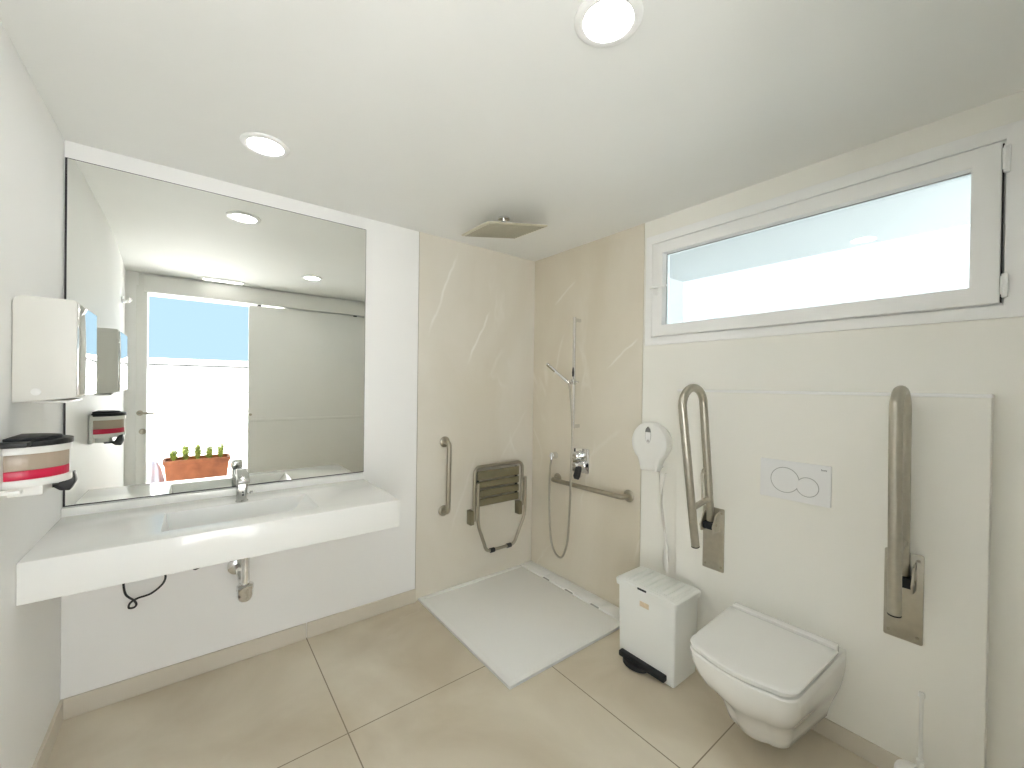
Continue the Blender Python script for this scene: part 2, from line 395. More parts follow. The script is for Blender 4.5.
for (ins, z, sl) in ((0, CZ1, 0), (.003, CZ1 - .006, 0), (.012, .79, .035), (.02, zb + .008, .085), (.035, zb, .12)):
    rings.append([(bx0 + ins, by0 - ins, z), (bx1 - ins - sl, by0 - ins, z), (bx1 - ins - sl, by1 + ins, z), (bx0 + ins, by1 + ins, z)])
ring_fill(bm, rings, (False, True)); bs = link('basin', bm, 'solid', vt)
bm = new(); lathe(bm, (-1.946, -.270, zb + .0005), (0, 0, 1), [(.030, 0), (.030, .003), (.024, .005), (.024, .002)], 24); link('drain', bm, 'chrome', bs)
bm = new(); box(bm, (CX0, -.0005, CZ1 - .001), (-1.341, -.016, .8815), .003); link('upstand', bm, 'solid', vt)

# mirror
mr = thing('mirror', (-1.95, 0, .885), 'large frameless wall mirror above the counter', 'mirror')
bm = new(); box(bm, (XL + .004, -.0008, .885), (-1.333, -.0045, 2.3275)); link('backing', bm, 'backing', mr)
bm = new(); box(bm, (XL + .0115, -.0048, .890), (-1.336, -.0085, 2.3235)); link('mirror_glass', bm, 'silver', mr, smooth=False)

# tap
tp = thing('tap', (-1.952, -.15, CZ1), 'short square chrome sensor tap standing behind the basin', 'tap')
TYP = -.150
bm = new(); prism(bm, [(x, y, CZ1 + .0005) for x, y in rrect(-1.953, TYP, .044, .046, .009)], (0, 0, .108), .001); lathe(bm, (-1.952, TYP, CZ1 + .0005), (0, 0, 1), [(.026, 0), (.026, .005), (.023, .008)], 24); tb = link('body', bm, 'tapmetal', tp)
bm = new(); prism(bm, [(-1.976, TYP + .022, CZ1 + 0.1105), (-1.976, TYP - .022, CZ1 + 0.1060), (-1.976, TYP - .100, CZ1 + 0.0980), (-1.976, TYP - .108, CZ1 + 0.1140), (-1.976, TYP - .095, CZ1 + 0.1260), (-1.976, TYP - .01, CZ1 + 0.1560), (-1.976, TYP + .022, CZ1 + 0.1520)], (.046, 0, 0), .005); link('spout', bm, 'tapmetal', tp)
for z in (.034, .047):
    bm = new(); lathe(bm, (-1.950, TYP - .0228, CZ1 + z), (0, -1, 0), [(.0042, 0), (.0042, .0016)], 12); link('sensor', bm, 'blackplastic', tb)
bm = new(); lathe(bm, (-1.9308, TYP, CZ1 + .036), (1, 0, 0), [(.005, 0), (.005, .010), (.008, .012), (.008, .022)], 14); link('mixing_knob', bm, 'tapmetal', tp)

# trap below the basin
tr = thing('bottle_trap', (-1.946, -.270, .40), 'chrome bottle trap hanging under the basin', 'trap')
bm = new(); lathe(bm, (-1.946, -.270, .470), (0, 0, 1), [(.0175, 0), (.0175, .2425)], 22); link('pipe', bm, 'chrome', tr)
bm = new(); lathe(bm, (-1.946, -.270, .418), (0, 0, 1), [(.012, 0), (.022, .004), (.029, .016), (.032, .030), (.032, .052), (.034, .055), (.034, .072), (.030, .076), (.018, .078)], 26); link('cup', bm, 'chrome', tr)
bm = new(); tube(bm, fillet([(-1.946, -.235, .452), (-1.950, -.13, .452), (-1.955, -.10, .485), (-1.957, -.001, .485)], .03), .014, 14); link('outlet_pipe', bm, 'chrome', tr)
bm = new(); lathe(bm, (-1.957, -.0008, .485), (0, -1, 0), [(.042, 0), (.042, .004), (.032, .010), (.015, .013)], 26); link('wall_flange', bm, 'chrome', tr)

# black lead under the counter
cab = new()
tube(cab, smooth_path([(-2.37, -.06, 0.711), (-2.372, -.058, .60), (-2.372, -.055, .540), (-2.364, -.055, .484), (-2.337, -.055, .449), (-2.330, -.052, .428), (-2.338, -.05, .417), (-2.354, -.05, .420), (-2.350, -.05, .440), (-2.325, -.058, .457), (-2.280, -.06, .466), (-2.243, -.06, .496), (-2.232, -.06, .529), (-2.243, -.06, .56), (-2.25, -.07, .62), (-2.21, -.09, .655), (-2.165, -.055, .60), (-2.135, -.05, .536), (-2.112, -.05, .533), (-2.085, -.05, .56), (-2.03, -.05, .64), (-1.99, -.055, 0.711)], 8), .0042, 8)
tag(link('electric_cord', cab, 'rubber'), 'thin black cord looping below the counter beside the trap', 'cord')

# ------------------------------------------------------------------ dispensers on the left wall
td = thing('paper_towel_dispenser', (XL, -.45, 1.345), 'pale paper towel dispenser with polished front high on the left wall', 'dispenser')
def towel_profile(y0, y1, grow=0.):
    P = [(XL + .0015, 1.341), (XL + .112, 1.352), (XL + .136, 1.358)]
    for k in range(7):
        a = k / 6 * PI / 2; P.append((XL + .1275 + .0085 * math.cos(a), 1.655 + .0085 * math.sin(a)))
    for k in range(7):
        a = PI / 2 + k / 6 * PI / 2; P.append((XL + .0215 + .02 * math.cos(a), 1.638 + .02 * math.sin(a) + .006))
    return [(x, y0, z) for x, z in P]
bm = new(); prism(bm, towel_profile(-.605, 0), (0, .30, 0), .003); link('cover', bm, 'towel', td)
bm = new(); prism(bm, [(x, y, 1.364) for x, y in ((XL + .1365, -.600), (XL + .1415, -.598), (XL + .1415, -.312), (XL + .1365, -.310))], (0, 0, .288), .001); link('front_plate', bm, 'polished', td)
bm = new(); box(bm, (XL + .03, -.57, 1.338), (XL + .11, -.34, 1.346), .002); link('outlet_lip', bm, 'plastic', td)
bm = new(); lathe(bm, (XL + .05, -.6052, 1.374), (0, -1, 0), [(.011, 0), (.011, .0012), (.009, .002)], 16); link('lock', bm, 'plastic', td)

sd = thing('soap_dispenser', (XL, -.655, 1.065), 'wall soap dispenser with red gel and black lid above the counter', 'dispenser')
def drum(z0, z1, ax, ay, yc=-.642, n=28, x0=XL + .012):
    t = new(); P = [(x0 + ax * math.cos(a), yc + ay * math.sin(a)) for a in [(-PI / 2 + PI * k / n) for k in range(n + 1)]]
    prism(t, [(x, y, z0) for x, y in P], (0, 0, z1 - z0), .0015); return t
link('lower_rim', drum(1.108, 1.129, .121, .102), 'plastic', sd)
link('gel', drum(1.129, 1.155, .116, .096), 'soapred', sd)
wn = link('window', drum(1.155, 1.201, .116, .096), 'soapsmoke', sd)
bm = new(); box(bm, (XL + .012 + .1153, -.645, 1.130), (XL + .012 + .1173, -.639, 1.201), .0005); link('level_mark', bm, 'plastic', wn)
link('upper_rim', drum(1.201, 1.221, .121, .102), 'plastic', sd)
bm = drum(1.221, 1.237, .124, .105); merge(bm, drum(1.237, 1.245, .100, .080)); box(bm, (XL + .01, -.80, 1.227), (XL + .075, -.76, 1.241), .004); link('lid', bm, 'blackplastic', sd)
bm = new(); box(bm, (XL + .0015, -.775, 1.080), (XL + .018, -.535, 1.230), .004); box(bm, (XL + .0015, -.785, 1.100), (XL + .06, -.765, 1.110), .002); link('wall_plate', bm, 'plastic', sd)
bm = new(); box(bm, (XL + .014, -.70, 1.077), (XL + .085, -.60, 1.109), .004); box(bm, (XL + .03, -.60, 1.083), (XL + .075, -.575, 1.107), .003); link('pump_housing', bm, 'plastic', sd)
bm = new(); prism(bm, [(XL + .055, -.60, 1.083), (XL + .095, -.60, 1.085), (XL + .112, -.60, 1.117), (XL + .130, -.60, 1.121), (XL + .134, -.60, 1.090), (XL + .122, -.60, 1.063), (XL + .100, -.60, 1.065), (XL + .086, -.60, 1.077), (XL + .055, -.60, 1.076)], (0, .035, 0), .003); link('lever', bm, 'blackplastic', sd)

# robe hook on the left wall near the door
hx = xleft(-2.06)
hk = thing('robe_hook', (hx, -2.06, 2.05), 'small chrome double hook high on the left wall by the door, seen in the mirror', 'hook')
bm = new(); box(bm, (hx + .0015, -2.085, 2.03), (hx + .012, -2.035, 2.085), .003); link('plate', bm, 'chrome', hk)
for dy in (-.02, .02):
    bm = new(); tube(bm, fillet([(hx + .010, -2.06 + dy, 2.055), (hx + .04, -2.06 + dy * 1.5, 2.040), (hx + .058, -2.06 + dy * 1.8, 2.075)], .02), .008, 10); link('prong', bm, 'chrome', hk)

# ------------------------------------------------------------------ shower
TX, TY, TZ = -.970, -.985, .016
ty = thing('shower_tray', (TX / 2, TY / 2, 0), 'flat white textured shower tray in the tiled corner', 'shower tray')
bm = new(); box(bm, (TX, -.0005, .0005), (-.0005, TY, .010), .001)
box(bm, (TX, -.0005, .006), (-.113, -.030, TZ)); box(bm, (TX, TY + .026, .006), (-.0005, TY, TZ)); box(bm, (TX, -.030, .006), (TX + .026, TY + .026, TZ))
box(bm, (TX + .02, -.02, .008), (-.118, TY + .02, .0125), .001); link('base', bm, 'tray', ty)
bm = new()
for a, b in ((-.0015, -.258), (-.330, -.482), (-.560, -.712), (-.784, TY + .03)): box(bm, (-.112, a, .008), (-.004, b, TZ + .004), .002)
for a, b in ((-.25, -.335), (-.475, -.565), (-.705, -.79)): box(bm, (-.098, a, .008), (-.004, b, TZ + .0038), .001)
link('drain_cover', bm, 'tray', ty)
for a, b in ((-.258, -.330), (-.482, -.560), (-.712, -.784)):
    bm = new(); box(bm, (-.1125, a - .001, .0118), (-.0985, b + .001, .0135)); link('drain_slot', bm, 'groove', ty)

# rain shower head, hung on a short ceiling arm and tipped a little
C0 = V((-.713, -.534, 2.3165)); tx_, ty_ = .157, .109
nv = V((-tx_, -ty_, 1)).normalized(); e1 = V((math.cos(2.96743), math.sin(2.96743), 0)); e1 = (e1 - nv * e1.dot(nv)).normalized(); e2 = nv.cross(e1)
rs = thing('rain_shower_head', (-.72, -.545, H), 'square steel rain shower head hanging from the ceiling over the tray', 'shower head')
def plate_pt(a, b, c): return C0 + e1 * a + e2 * b + nv * c
bm = new(); P = rrect(0, 0, .375, .392, .008, 3)
ring_fill(bm, [[plate_pt(a * k, b * k, c) for a, b in P] for k, c in ((.985, -.003), (1, -.001), (1, .004), (.985, .006))]); pl = link('plate', bm, 'shower', rs)
bm = new()
for r_ in range(13):
    b = -.174 + r_ * .029
    tube(bm, [plate_pt(-.170, b, -.0045), plate_pt(.170, b, -.0045)], .0026, 6)
link('nozzle_rows', bm, 'nozzle', pl)
bm = new(); tube(bm, [(-.700, -.522, H - .001), (-.706, -.528, 2.36), (-.712, -.533, 2.335)], .014, 16); lathe(bm, plate_pt(0, 0, .0065), nv, [(.024, 0), (.025, .010), (.018, .022)], 20); link('arm', bm, 'chrome', rs)
bm = new(); lathe(bm, (-.700, -.522, H - .0008), (0, 0, -1), [(.034, 0), (.034, .010), (.028, .013)], 26); link('ceiling_rosette', bm, 'chrome', rs)

def grab_bar(name, loc, a, b, out, r, fr, label):
    g = thing(name, loc, label, 'grab rail')
    out = V(out); a = V(a); b = V(b); d = (b - a).normalized()
    bm = new(); tube(bm, fillet([a + out * .003, a + out * .066, b + out * .066, b + out * .003], .05, 7), r, 16); link('bar', bm, 'bronze', g)
    for p in (a, b):
        bm = new(); lathe(bm, p + out * .0008, out, [(fr, 0), (fr, .004), (fr * .85, .009), (r * 1.15, .011)], 26); link('flange', bm, 'bronze', g)
    return g
grab_bar('grab_rail', (-.79, 0, .56), (-.790, -.0002, 1.025), (-.793, -.0002, .558), (0, -1, 0), .016, .037, 'upright steel grab rail on the tiled back wall left of the folded seat')
grab_bar('grab_rail', (0, -.6, .735), (.0002, -.290, .730), (.0002, -.918, .738), (-1, 0, 0), .016, .038, 'level steel grab rail on the tiled wall under the shower mixer')

# fold-up shower seat on the back wall
ss = thing('shower_bench', (-.36, 0, .23), 'folded-up steel shower seat with dark slats on the tiled back wall', 'shower seat')
bm = new(); tube(bm, fillet([(-.574, -.046, .455), (-.574, -.046, .832), (-.142, -.046, .832), (-.142, -.046, .500)], .055, 8), .0125, 14); link('seat_frame', bm, 'bronze', ss)
for z0, z1 in ((.735, .800), (.676, .724), (.612, .662), (.548, .600)):
    bm = new(); box(bm, (-.545, -.032, z0), (-.172, -.046, z1), .004); link('slat', bm, 'slat', ss)
for x in (-.535, -.185):
    bm = new(); box(bm, (x - .01, -.018, .55), (x + .01, -.031, .80), .002); link('slat_rail', bm, 'blackplastic', ss)
bm = new(); tube(bm, fillet([(-.567, -.082, .725), (-.565, -.082, .436), (-.487, -.080, .232), (-.242, -.080, .232), (-.140, -.080, .440), (-.140, -.082, .722)], [.05, .035, .035, .05], 6), .0115, 14); link('folding_leg', bm, 'bronze', ss)
for x in (-.440, -.290):
    bm = new(); tube(bm, [(x - .018, -.080, .232), (x + .018, -.080, .232)], .0165, 14); link('rubber_foot', bm, 'rubber', ss)
for x in (-.592, -.160):
    bm = new(); box(bm, (x - .016, .0012, .430), (x + .016, -.055, .530), .005); link('wall_bracket', bm, 'slat', ss)
for x in (-.567, -.140):
    bm = new(); tube(bm, [(x, -.046, .700), (x, -.082, .700)], .009, 10); link('pivot', bm, 'bronze', ss)

# slide bar with hand shower
sb = thing('shower_rail', (0, -.48, 1.12), 'upright chrome slide rail for the hand shower on the tiled right wall', 'shower rail')
bm = new(); box(bm, (-.050, -.478, 1.120), (-.062, -.502, 1.892), .003); link('rail', bm, 'chrome', sb)
for z in (1.872, 1.136):
    bm = new(); box(bm, (.0005, -.479, z - .012), (-.052, -.501, z + .012), .003); link('rail_bracket', bm, 'chrome', sb)
bm = new(); box(bm, (-.047, -.470, 1.425), (-.078, -.510, 1.462), .005); tube(bm, [(-.06, -.51, 1.442), (-.06, -.535, 1.442)], .008, 10); tube(bm, [(-.078, -.49, 1.438), (-.0895, -.488, 1.441)], .014, 12); link('slider', bm, 'chrome', sb)
bm = new(); prism(bm, [(-.0635, -.486, 1.48), (-.0635, -.494, 1.48), (-.0635, -.497, 1.51), (-.0635, -.490, 1.545), (-.0635, -.484, 1.51)], (-.006, 0, 0), .001); link('slider_lever', bm, 'blackplastic', sb)
hs = thing('hand_shower', (-.10, -.50, 1.44), 'slim chrome hand shower with its hose, held in the slide rail', 'hand shower')
a = V((-.103, -.488, 1.436)); b = V((-.185, -.352, 1.570))
bm = new(); tube(bm, [a, a.lerp(b, .12), a.lerp(b, .5), a.lerp(b, .62), a.lerp(b, .97), b], [.011, .012, .0105, .012, .012, .009], 14); link('handle', bm, 'chrome', hs)
pd = (b - a).normalized(); sdn = V((-1, -.3, -1)); sdn = (sdn - pd * sdn.dot(pd)).normalized()
bm = new(); tube(bm, [a.lerp(b, .60) + sdn * .008, a.lerp(b, .95) + sdn * .008], .0075, 10); link('spray_face', bm, 'slat', hs)
bm = new(); tube(bm, smooth_path([(-.103, -.489, 1.428), (-.108, -.506, 1.38), (-.104, -.524, 1.20), (-.100, -.524, 1.03), (-.101, -.518, .85), (-.098, -.512, .70), (-.085, -.492, .52), (-.070, -.470, .38), (-.060, -.444, .285), (-.055, -.405, .205), (-.055, -.366, .185), (-.055, -.318, .213), (-.055, -.280, .29), (-.055, -.264, .45), (-.055, -.258, .65), (-.056, -.262, .80), (-.057, -.276, .862), (-.0575, -.279, .872)], 8), .0075, 10); link('hose', bm, 'steel', hs)
ho = thing('hose_outlet', (0, -.258, .90), 'small chrome wall elbow where the shower hose starts', 'hose outlet')
bm = new(); lathe(bm, (.0002, -.262, .897), (-1, 0, 0), [(.026, 0), (.026, .004), (.023, .008), (.023, .040), (.018, .044)], 24); link('elbow', bm, 'chrome', ho)
bm = new(); lathe(bm, (-.0575, -.279, .912), (0, 0, -1), [(.010, 0), (.012, .004), (.012, .038)], 14); tube(bm, [(-.035, -.262, .897), (-.0575, -.279, .900)], .011, 12); link('hose_nut', bm, 'chrome', ho)

# mixer
mx = thing('shower_mixer', (0, -.52, .89), 'square chrome shower mixer with dark lever on the tiled right wall', 'shower mixer')
bm = new(); prism(bm, [(.0003, y, z) for y, z in rrect(-.518, .898, .150, .170, .008)], (-.007, 0, 0), .001); link('plate', bm, 'chrome', mx)
bm = new(); lathe(bm, (-.006, -.505, .932), (-1, 0, 0), [(.036, 0), (.036, .012), (.031, .016), (.031, .050), (.027, .054)], 26); link('diverter_knob', bm, 'chrome', mx)
bm = new(); box(bm, (-.045, -.501, .955), (-.058, -.509, .985), .003); link('diverter_lever', bm, 'blackplastic', mx)
bm = new(); lathe(bm, (-.006, -.520, .858), (-1, 0, 0), [(.036, 0), (.036, .012), (.032, .018), (.032, .062), (.026, .068)], 26); link('temperature_knob', bm, 'chrome', mx)
bm = new(); prism(bm, [(-.060, -.535, .872), (-.076, -.535, .866), (-.098, -.535, .806), (-.088, -.535, .782), (-.072, -.535, .800), (-.058, -.535, .850)], (0, -.044, 0), .004); link('mixer_lever', bm, 'blackplastic', mx)

# ------------------------------------------------------------------ toilet wall
# folding support bars: back plate, hinge, U-shaped arm, cross bar
def folding_bar(y, zt, arm_front, arm_rear, plate, label, cross=True):
    y0, y1, z0, z1 = plate
    f = thing('folding_grab_rail', (XP, y, z0), label, 'grab rail')
    bm = new(); prism(bm, [(XP - .0008, a, b) for a, b in rrect((y0 + y1) / 2, (z0 + z1) / 2, abs(y1 - y0), z1 - z0, .006)], (-.005, 0, 0), .001); bp_ = link('back_plate', bm, 'steel', f)
    for sy in (y0 - .014, y1 + .014):
        for z in (z0 + .022, z1 - .022):
            bm = new(); lathe(bm, (XP - .0056, sy, z), (-1, 0, 0), [(.006, 0), (.005, .002)], 10); link('screw', bm, 'bronze', bp_)
    ra = arm_rear; fa = arm_front
    pts = [V((ra[1][0], y, ra[1][1])), V((ra[0][0], y, ra[0][1]))]
    n = 12; cxm = (ra[0][0] + fa[0][0]) / 2; hw = (ra[0][0] - fa[0][0]) / 2; zm = (ra[0][1] + fa[0][1]) / 2
    for k in range(1, n):
        an = PI * k / n; pts.append(V((cxm + hw * math.cos(an), y, zm + (zt - zm) * math.sin(an))))
    pts += [V((fa[0][0], y, fa[0][1])), V((fa[1][0], y, fa[1][1]))]
    bm = new(); tube(bm, pts, .0185, 18); link('arm', bm, 'steel', f)
    e = V((fa[1][0], y, fa[1][1])); dd = (pts[-1] - pts[-2]).normalized()
    bm = new(); lathe(bm, e + dd * .001, dd, [(.0185, 0), (.0185, .004), (.013, .007)], 18); link('end_cap', bm, 'blackplastic', f)
    if cross:
        bm = new(); tube(bm, [(fa[0][0] + (fa[1][0] - fa[0][0]) * cross[0], y, cross[2]), (ra[0][0] + (ra[1][0] - ra[0][0]) * cross[1], y, cross[3])], .0135, 14); link('cross_bar', bm, 'steel', f)
    # hinge cheeks and pin on the plate
    hz = ra[1][1]; hxx = ra[1][0]
    for sy in (-.030, .030):
        bm = new(); prism(bm, [(XP - .006, y + sy - .003, hz + .045), (XP - .006, y + sy - .003, hz - .055), (hxx - .035, y + sy - .003, hz - .050), (hxx - .045, y + sy - .003, hz - .020), (hxx - .012, y + sy - .003, hz + .035)], (0, .006, 0), .0012); link('hinge_cheek', bm, 'steel', f)
    bm = new(); tube(bm, [(hxx - .012, y - .035, hz - .015), (hxx - .012, y + .035, hz - .015)], .007, 12); link('hinge_pin', bm, 'bronze', f)
    bm = new(); box(bm, (XP - .006, y - .026, hz - .04), (hxx - .025, y + .026, hz - .005), .003); link('hinge_block', bm, 'blackplastic', f)
    return f
fb = folding_bar(-1.490, 1.414, ((-.404, 1.330), (-.270, .672)), ((-.214, 1.330), (-.128, .765)), (-1.436, -1.541, .513, .822),
    'raised folding grab rail left of the toilet, nearest the bin', cross=(.755, .80, .855, .875))
bm = new(); tube(bm, fillet([(-.215, -1.492, .878), (-.228, -1.492, 1.010), (-.206, -1.492, 1.030), (-.205, -1.492, 1.005)], .012, 4), .0045, 8); link('roll_hook', bm, 'steel', fb)
folding_bar(-2.180, 1.413, ((-.285, 1.332), (-.250, .655)), ((-.140, 1.332), (-.124, .755)), (-2.126, -2.231, .509, .829),
    'raised folding grab rail right of the toilet, above the toilet brush', cross=(.755, .80, .855, .875))

# flush plate
fp = thing('flush_plate', (XP, -1.83, 1.02), 'pale dual flush plate with two round buttons above the toilet', 'flush plate')
bm = new(); prism(bm, [(XP - .0008, y, z) for y, z in rrect(-1.830, 1.017, .262, .168, .004)], (-.010, 0, 0), .002); link('cover_frame', bm, 'flush', fp)
for yc, zc, r in ((-1.797, 1.018, .0525), (-1.8805, 1.002, .0385)):
    bm = new(); lathe(bm, (XP - .0108, yc, zc), (-1, 0, 0), [(r, 0), (r, .0016), (r - .0015, .0022)], 40); bt = link('button', bm, 'flush', fp)
    bm = new()
    ring_fill(bm, [[V((XP - .0109 - d, yc + rr * math.cos(2 * PI * k / 40), zc + rr * math.sin(2 * PI * k / 40))) for k in range(40)] for rr, d in ((r + .0028, 0), (r + .0028, .0010), (r, .0010), (r, 0))], closed=True)
    link('ring', bm, 'groove', bt)
bm = new()
for k, (dy, h, w) in enumerate(((0, .0075, .0025), (.0035, .005, .003), (.0075, .005, .003), (.0115, .006, .003), (.0155, .005, .0035))):
    yq = -1.928 - dy; box(bm, (XP - .0107, yq, 1.0785), (XP - .0114, yq - w * .55, 1.0785 + h)); box(bm, (XP - .0107, yq, 1.0785 + h - .0016), (XP - .0114, yq - w, 1.0785 + h))
link('brand_mark', bm, 'ink', fp)

# toilet
tl = thing('toilet', (XP, -1.812, .07), 'white wall-hung toilet with closed lid between the folding rails', 'toilet')
TYC = -1.812
def outline(xb, xf, hb, hf, rc=.06, bulge=.022, n=7):
    """plan outline from the wall side (xb) to the front (xf): half width hb at back, hf at front"""
    R = []
    m_ = 6
    for k in range(m_): R.append((xb + (xf + rc - xb) * k / m_, hb + (hf - hb) * k / m_))
    for k in range(n + 1):
        a = PI / 2 * k / n; R.append((xf + rc - rc * math.sin(a), hf - rc * .9 + rc * .9 * math.cos(a)))
    ymax = R[-1][1]
    R2 = [(x - (bulge * (1 - (h / ymax) ** 2) if h <= ymax else 0), h) for x, h in R]
    fr = [(xf - bulge * (1 - (t) ** 2), ymax * t) for t in (.66, .33, 0)]
    half = R2 + fr
    return [(x, TYC + h) for x, h in half] + [(x, TYC - h) for x, h in reversed(half[:-1])]
bm = new(); rings = []
for z, xf, hb, hf, rc in ((.386, -.592, .203, .186, .065), (.380, -.596, .205, .189, .065), (.345, -.593, .205, .187, .07), (.300, -.578, .202, .180, .08), (.262, -.556, .196, .168, .085), (.225, -.522, .188, .152, .085), (.190, -.487, .176, .136, .08), (.150, -.458, .162, .124, .07), (.115, -.440, .152, .116, .06), (.085, -.428, .146, .110, .06), (.076, -.415, .140, .103, .06)):
    rings.append([(x, y, z) for x, y in outline(XP - .001, xf, hb, hf, rc)])
ring_fill(bm, rings); link('bowl', bm, 'ceramic', tl)
bm = new(); rings = []
for z, g in ((.386, -.010), (.388, -.006), (.3935, -.006), (.395, -.009)):
    rings.append([(x, y, z) for x, y in outline(-.175, -.594 - g, .197 + g, .183 + g, .065)])
ring_fill(bm, rings); link('seat', bm, 'ceramic', tl)
bm = new(); rings = []
for z, g in ((.3995, -.002), (.4008, .003), (.409, .004), (.4125, .001), (.4140, -.010), (.4145, -.05)):
    rings.append([(x, y, z) for x, y in outline(-.180 - max(0, -g) * .3, -.596 - g, .198 + g, .184 + g, .065)])
ring_fill(bm, rings); link('lid', bm, 'ceramic', tl)
bm = new(); box(bm, (-.138, TYC + .194, .386), (-.177, TYC - .194, .4225), .005, 3); link('hinge_cover', bm, 'ceramic', tl)

# big roll dispenser
pdz = thing('toilet_paper_dispenser', (0, -1.146, .93), 'round white toilet roll dispenser on the wall above the bin', 'dispenser')
def disp(x, g):
    cy, cz, r = -1.109, 1.096, .117 + g
    P = []
    for k in range(33):
        a = math.radians(-52) + math.radians(284) * k / 32
        P.append((cy + r * math.cos(a), cz + r * 1.02 * math.sin(a)))
    P += [(cy - .058 - g, .944 - g), (cy - .048, .938 - g), (cy + .048, .934 - g), (cy + .056 + g, .940 - g)]
    return [(x, y, z) for y, z in P]
bm = new(); ring_fill(bm, [disp(-.0008, -.020), disp(-.030, -.010), disp(-.050, -.004)]); link('back_case', bm, 'plastic', pdz)
bm = new(); ring_fill(bm, [disp(-.0505, 0), disp(-.076, 0), disp(-.088, -.005), disp(-.0925, -.014), disp(-.094, -.03)]); cv = link('cover', bm, 'plastic', pdz)
bm = new(); prism(bm, [(-.0940, -1.110 + .0190 * math.cos(2 * PI * k / 24), 1.142 + .0475 * math.sin(2 * PI * k / 24)) for k in range(24)], (-.0010, 0, 0)); link('window_rim', bm, 'groove', cv)
bm = new(); prism(bm, [(-.0951, -1.110 + .0165 * math.cos(2 * PI * k / 24), 1.142 + .045 * math.sin(2 * PI * k / 24)) for k in range(24)], (-.0006, 0, 0)); link('sight_window', bm, 'flush', cv)
bm = new(); prism(bm, [(-.0958, -1.0925, 1.158), (-.0958, -1.1275, 1.158), (-.0958, -1.124, 1.176), (-.0958, -1.110, 1.190), (-.0958, -1.096, 1.176)], (-.0012, 0, 0)); link('keyhole', bm, 'ink', cv)
bm = new(); lathe(bm, (-.0958, -1.110, 1.108), (-1, 0, 0), [(.008, 0), (.007, .0015)], 14); link('lock', bm, 'groove', cv)

# hanging tissue
tpz = new(); rows = []
K = 44
for k in range(K + 1):
    t = k / K; z = .940 - t * (.940 - .4205)
    w = .020 * (1 - t) ** 1.5 + .013 + .024 * math.exp(-((t - .93) / .13) ** 2) + .007 * math.sin(9 * t) ** 2
    ang = .2 + 1.1 * t + .5 * math.sin(5 * t)
    cx_ = -.055 - .085 * t - .012 * math.sin(4 * t); cy_ = -1.178 - .085 * t + .006 * math.sin(7 * t)
    d = V((math.sin(ang), math.cos(ang), 0)); nn = V((-d.y, d.x, 0))
    rows.append([V((cx_, cy_, z)) + d * (w * (-1 + 2 * q / 6)) + nn * (.006 * math.sin(q * 1.9 + 3 * t)) for q in range(7)])
vv = [[tpz.verts.new(p) for p in r] for r in rows]
for k in range(K):
    for q in range(6): tpz.faces.new((vv[k][q], vv[k][q + 1], vv[k + 1][q + 1], vv[k + 1][q]))
o = link('toilet_paper', tpz, 'paper'); s = o.modifiers.new('thick', 'SOLIDIFY'); s.thickness = .0008
tag(o, 'twisted strip of toilet paper hanging from the dispenser down to the bin', 'toilet paper')

# bin
bn = thing('pedal_bin', (-.25, -1.28, 0), 'white pedal bin with black pedal standing between shower tray and toilet', 'bin')
def rr3(x0, x1, y0, y1, z, r): return [(x, y, z) for x, y in rrect((x0 + x1) / 2, (y0 + y1) / 2, abs(x1 - x0), abs(y1 - y0), r, 4)]
bm = new(); ring_fill(bm, [rr3(-.349, -.150, -1.126, -1.438, .0015, .008), rr3(-.350, -.149, -1.125, -1.440, .012, .010), rr3(-.354, -.145, -1.119, -1.444, .374, .010)]); link('body', bm, 'bin', bn)
bm = new(); ring_fill(bm, [rr3(-.359, -.141, -1.115, -1.448, .374, .012), rr3(-.366, -.135, -1.109, -1.454, .378, .014), rr3(-.368, -.133, -1.107, -1.456, .404, .014), rr3(-.362, -.139, -1.113, -1.450, .410, .014), rr3(-.354, -.147, -1.121, -1.442, .4105, .012)]); lid = link('lid', bm, 'bin', bn)
bm = new(); box(bm, (-.350, -1.120, .4095), (-.151, -1.438, .413), .002)
for k in range(8):
    yc = -1.150 - k * .0365; box(bm, (-.338, yc, .412), (-.165, yc - .019, .4175), .0025)
link('ribbed_panel', bm, 'bin', lid)
bm = new(); box(bm, (-.367, -1.246, .3985), (-.3705, -1.296, .4080), .0008); link('latch_slot', bm, 'blackplastic', lid)
bm = new(); box(bm, (-.3515, -1.250, .312), (-.3542, -1.302, .338), .0005); link('sticker', bm, 'label', bn)
bm = new(); box(bm, (-.3505, -1.146, .018), (-.382, -1.405, .047), .006, 3); pe = link('pedal_bar', bm, 'rubber', bn)
bm = new(); prism(bm, [(-.352, -1.165, .004)] + [(-.360 - .048 * math.sin(PI * k / 12), -1.235 + .07 * math.cos(PI * k / 12), .004) for k in range(13)] + [(-.352, -1.305, .004)], (0, 0, .024), .004); link('pedal', bm, 'rubber', bn)

# toilet brush
tbx = thing('toilet_brush', (-.21, -2.228, 0), 'white toilet brush in its holder at the foot of the casing', 'toilet brush')
bm = new(); lathe(bm, (-.215, -2.226, .0008), (0, 0, 1), [(.050, 0), (.053, .006), (.050, .06), (.044, .125), (.0405, .134), (.034, .138)], 30); link('holder', bm, 'plastic', tbx)
bm = new(); lathe(bm, (-.205, -2.244, .1385), (0, 0, 1), [(.014, 0), (.013, .008), (.0085, .016), (.0085, .032), (.0105, .034), (.0105, .038), (.0055, .042), (.0052, .245), (.0085, .250), (.0085, .262), (.006, .266)], 18); link('handle', bm, 'plastic', tbx)

